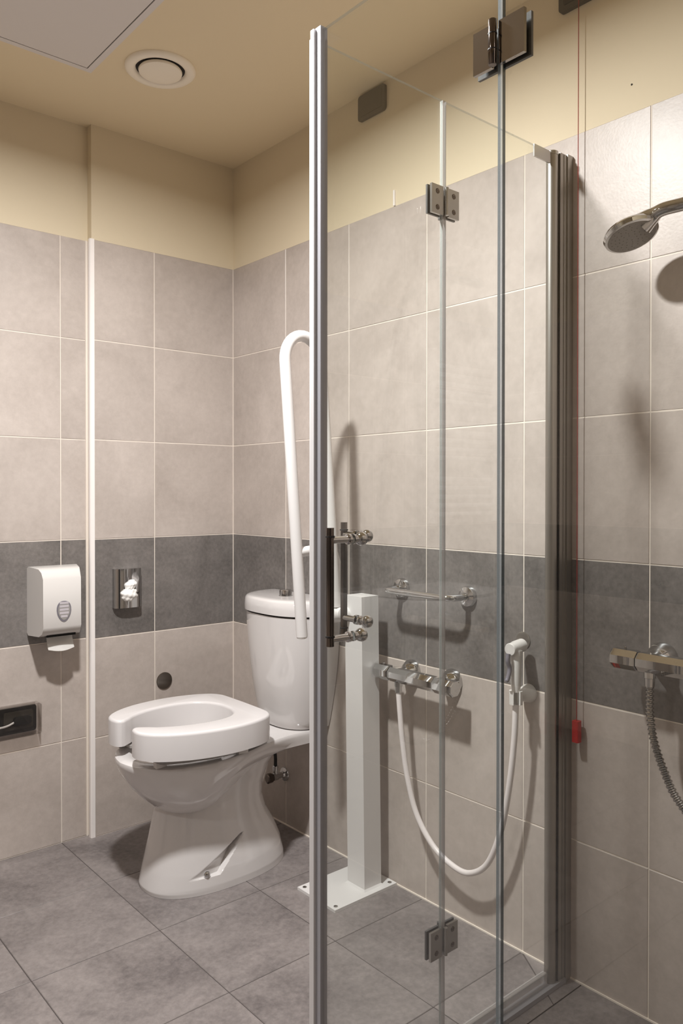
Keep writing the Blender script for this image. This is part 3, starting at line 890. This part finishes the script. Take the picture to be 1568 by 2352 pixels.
# clear joint seal between the leaves
obj('joint_seal', bbox(-.4443, -.4347, DY - .004, DY + .004, ZB, ZT), 'seal_clear', d1, bevel=(.002, 2))
# wall profile
wp = obj('wall_profile', bbox(-.022, -.0005, DY - .0165, DY + .0165, 0, 1.962), 'aluminium', d1, bevel=(.002, 2))
obj('inner_profile', bbox(-.048, -.020, DY - .0135, DY + .0135, .004, 1.960), 'aluminium', wp, bevel=(.004, 3), smooth=.5)
obj('profile_rib', bbox(-.034, -.030, DY - .0150, DY + .0150, .004, 1.958), 'aluminium', wp, bevel=(.0015, 2))
obj('pivot_profile', lathed((-.062, DY, .004), (0, 0, 1), [(0, .0135), (1.952, .0135)], 20), 'aluminium', wp, smooth=.7)
obj('profile_gap', bbox(-.0505, -.0478, DY - .012, DY + .012, .004, 1.957), 'gap_dark', wp)
obj('profile_cap', lathed((-.062, DY, 1.952), (0, 0, 1), [(0, .0145), (.008, .0145), (.010, .012)], 20), 'steel_satin', wp, smooth=.7)
obj('pivot_plate', bbox(-.140, -.078, DY - .0065, DY - .0031, 1.929, 1.957), 'steel_satin', d1, bevel=(.0008, 1))
def fold_hinge(zc, parent):
    h_ = obj('hinge', lathed((-.4395, DY - .010, zc - .028), (0, 0, 1), [(0, .0045), (.056, .0045)], 14), 'steel_satin', parent, smooth=.7)
    for xa, xb in ((-.481, -.4475), (-.4315, -.400)):
        obj('hinge_plate', bbox(xa, xb, DY - .0085, DY - .0031, zc - .029, zc + .029), 'steel_satin', h_, bevel=(.0008, 1))
        obj('back_plate', bbox(xa - .001, xb + .001, DY + .0031, DY + .0075, zc - .029, zc + .029), 'hinge_dark', h_, bevel=(.0008, 1))
        for dz_ in (-.016, .016):
            obj('screw', lathed(((xa + xb) / 2, DY - .0084, zc + dz_), (0, -1, 0), [(0, .0055), (.0005, .0055), (.0008, .0042), (.0002, .0030), (.0001, .001)], 16), 'chrome_dark', h_, smooth=.3)
    obj('hinge_knuckle', lathed((-.4395, DY + .008, zc - .028), (0, 0, 1), [(-.004, .004), (.06, .004)], 12), 'hinge_dark', h_)
fold_hinge(1.752, d1); fold_hinge(.250, d1)
# magnetic closing seal and drip seals
obj('closing_seal', bbox(-.770, -.750, DY - .008, DY + .008, .02, 1.962), 'seal_grey', d1, bevel=(.003, 2), smooth=.6)
obj('seal_lip', bbox(-.776, -.769, DY - .004, DY + .010, .02, 1.960), 'seal_white', d1, bevel=(.002, 2))
for xa, xb in ((-.430, -.082), (-.752, -.448)):
    obj('drip_seal', bbox(xa, xb, DY - .006, DY + .006, .012, .040), 'seal_clear', d1, bevel=(.002, 2))
th = obj('threshold_strip', bbox(-.774, -.024, DY - .019, DY + .006, 0, .011), 'seal_grey', bevel=(.004, 3), smooth=.6)
tag(th, 'low grey threshold strip on the floor under the folding door', 'threshold')

def pull_handle(parent, c, out, z0, z1, bar_out, knob_in, zs):
    """round bar on one side of the pane, ball knobs on the other; out = unit vector to the bar side"""
    c = Vector(c); out = Vector(out)
    b0 = c + out * bar_out
    bar = obj('handle_bar', lathed((b0.x, b0.y, z0), (0, 0, 1), [(0, .0066), (z1 - z0, .0066)], 18), 'chrome_dark', parent, smooth=.7)
    for zc_ in (z0 + .014, z1 - .016):
        obj('handle_ring', lathed((b0.x, b0.y, zc_), (0, 0, 1), [(0, .0078), (.003, .0078)], 18), 'rubber', bar)
    for zc_ in zs:
        obj('handle_post', lathed((c.x, c.y, zc_), out, [(.0031, .009), (.008, .009), (.009, .006), (bar_out, .006)], 16), 'chrome', bar, smooth=.6)
        obj('handle_knob', lathed((c.x, c.y, zc_), -out, [(.0031, .0085), (.007, .0085), (.008, .006), (.013, .006), (.016, .0095), (.022, .0118), (.028, .0105), (.032, .006), (.0325, .001)], 18), 'chrome', bar, smooth=.8)
pull_handle(d1, (-.668, DY, 0), (0, 1, 0), .893, 1.108, .042, .03, (1.085, .928))

DX = -.780
d2 = thing('folding_shower_door', 'folding glass shower door nearest the camera with pull handle and side hinge', 'shower door', group='folding glass shower doors')
pane('glass_panel', d2, DX - GT / 2, DX + GT / 2, -1.8745, -1.498)
pane('glass_panel', d2, DX - GT / 2, DX + GT / 2, -2.300, -1.8825)
obj('closing_seal', bbox(DX - .0075, DX + .0075, -1.500, -1.486, .02, 1.962), 'seal_grey', d2, bevel=(.003, 2), smooth=.6)
obj('seal_lip', bbox(DX - .012, DX - .002, -1.487, -1.478, .02, 1.960), 'seal_white', d2, bevel=(.002, 2))
obj('joint_seal', bbox(DX - .0034, DX + .0034, -1.8822, -1.8748, ZB, ZT), 'seal_thin', d2)
def side_hinge(zc, parent):
    h_ = obj('hinge', lathed((DX - .0135, -1.8735, zc - .030), (0, 0, 1), [(0, .0052), (.001, .0060), (.060, .0060), (.061, .0052)], 16), 'chrome_dark', parent, smooth=.7)
    for dz_ in (-.010, .011):
        obj('hinge_ring', lathed((DX - .0135, -1.8735, zc + dz_), (0, 0, 1), [(0, .0064), (.0012, .0064)], 16), 'rubber', h_)
    for ya_, yb_ in ((-1.868, -1.836), (-1.921, -1.880)):
        obj('hinge_plate', bbox(DX - .0085, DX - .0031, ya_, yb_, zc - .029, zc + .029), 'plate_metal', h_, bevel=(.0008, 1))
        obj('back_plate', bbox(DX + .0031, DX + .0075, ya_ - .003, yb_ + .001, zc - .031, zc + .027), 'hinge_dark', h_, bevel=(.0008, 1))
side_hinge(1.768, d2); side_hinge(.250, d2)
for ya_, yb_ in ((-1.869, -1.500), (-2.300, -1.889)):
    obj('drip_seal', bbox(DX - .006, DX + .006, ya_, yb_, .012, .040), 'seal_clear', d2, bevel=(.002, 2))
obj('wall_profile', bbox(DX - .02, DX + .02, -2.3395, -2.296, 0, 1.962), 'aluminium', d2, bevel=(.002, 2))
pull_handle(d2, (DX, -1.571, 0), (-1, 0, 0), .915, 1.107, .045, .03, (1.087, .926))
th = obj('threshold_strip', bbox(DX - .006, DX + .019, -2.294, -1.487, 0, .011), 'seal_grey', bevel=(.004, 3), smooth=.6)
tag(th, 'low grey threshold strip on the floor under the near glass door', 'threshold')

# ================================================================== SEEN MIRRORED IN THE GLASS
rd = thing('towel_radiator', 'white ladder towel radiator, mirrored faintly in the glass door', 'radiator')
ra, rb = -3.12, -2.65
for xx in (ra, rb):
    obj('upright', tubed([(xx, WY - .05, 1.02), (xx, WY - .05, 1.84)], .018, 16), 'powder_white', rd, smooth=.9)
for zz in [1.06 + .042 * k for k in range(5)] + [1.33 + .042 * k for k in range(5)] + [1.60 + .042 * k for k in range(5)]:
    obj('rung', tubed([(ra, WY - .05, zz), (rb, WY - .05, zz)], .011, 12), 'powder_white', rd, smooth=.9)
for xx in (ra + .02, rb - .02):
    for zz in (1.09, 1.78):
        obj('bracket', tubed([(xx, WY - .001, zz), (xx, WY - .04, zz)], .008, 10), 'powder_white', rd)
wb = thing('washbasin', 'white ceramic washbasin, mirrored faintly in the glass door', 'washbasin')
BX = -2.36
def basin(dep, hw, z, back=0.0):
    pts = []
    for i in range(33):
        a = pi * i / 32
        pts.append((BX + hw * math.copysign(abs(math.cos(a)) ** .55, math.cos(a)), WY - .001 - back - (dep - back) * math.sin(a) ** .62, z))
    return pts
bm = bmesh.new()
loft(bm, [basin(.34, .17, .57), basin(.46, .25, .585), basin(.55, .31, .625), basin(.585, .33, .675), basin(.59, .333, .74), basin(.585, .328, .75),
          basin(.53, .285, .75, .11), basin(.50, .265, .73, .12), basin(.44, .20, .66, .16), basin(.36, .12, .64, .20)])
obj('basin', bm, 'ceramic', wb, smooth=.8)
fc = obj('basin_tap', tubed(catmull([(BX, WY - .07, .75), (BX, WY - .07, .83), (BX, WY - .09, .87), (BX, WY - .15, .87), (BX, WY - .19, .85)], 6), .012, 14), 'chrome', wb, smooth=.9)
obj('tap_lever', tubed([(BX, WY - .07, .87), (BX, WY - .07, .90), (BX, WY - .13, .92)], .008, 10), 'chrome', fc, smooth=.9)
obj('trap_pipe', tubed(catmull([(BX, WY - .24, .575), (BX, WY - .24, .48), (BX, WY - .18, .44), (BX, WY - .10, .47), (BX, WY - .002, .48)], 6), .017, 14), 'chrome', wb, smooth=.9)
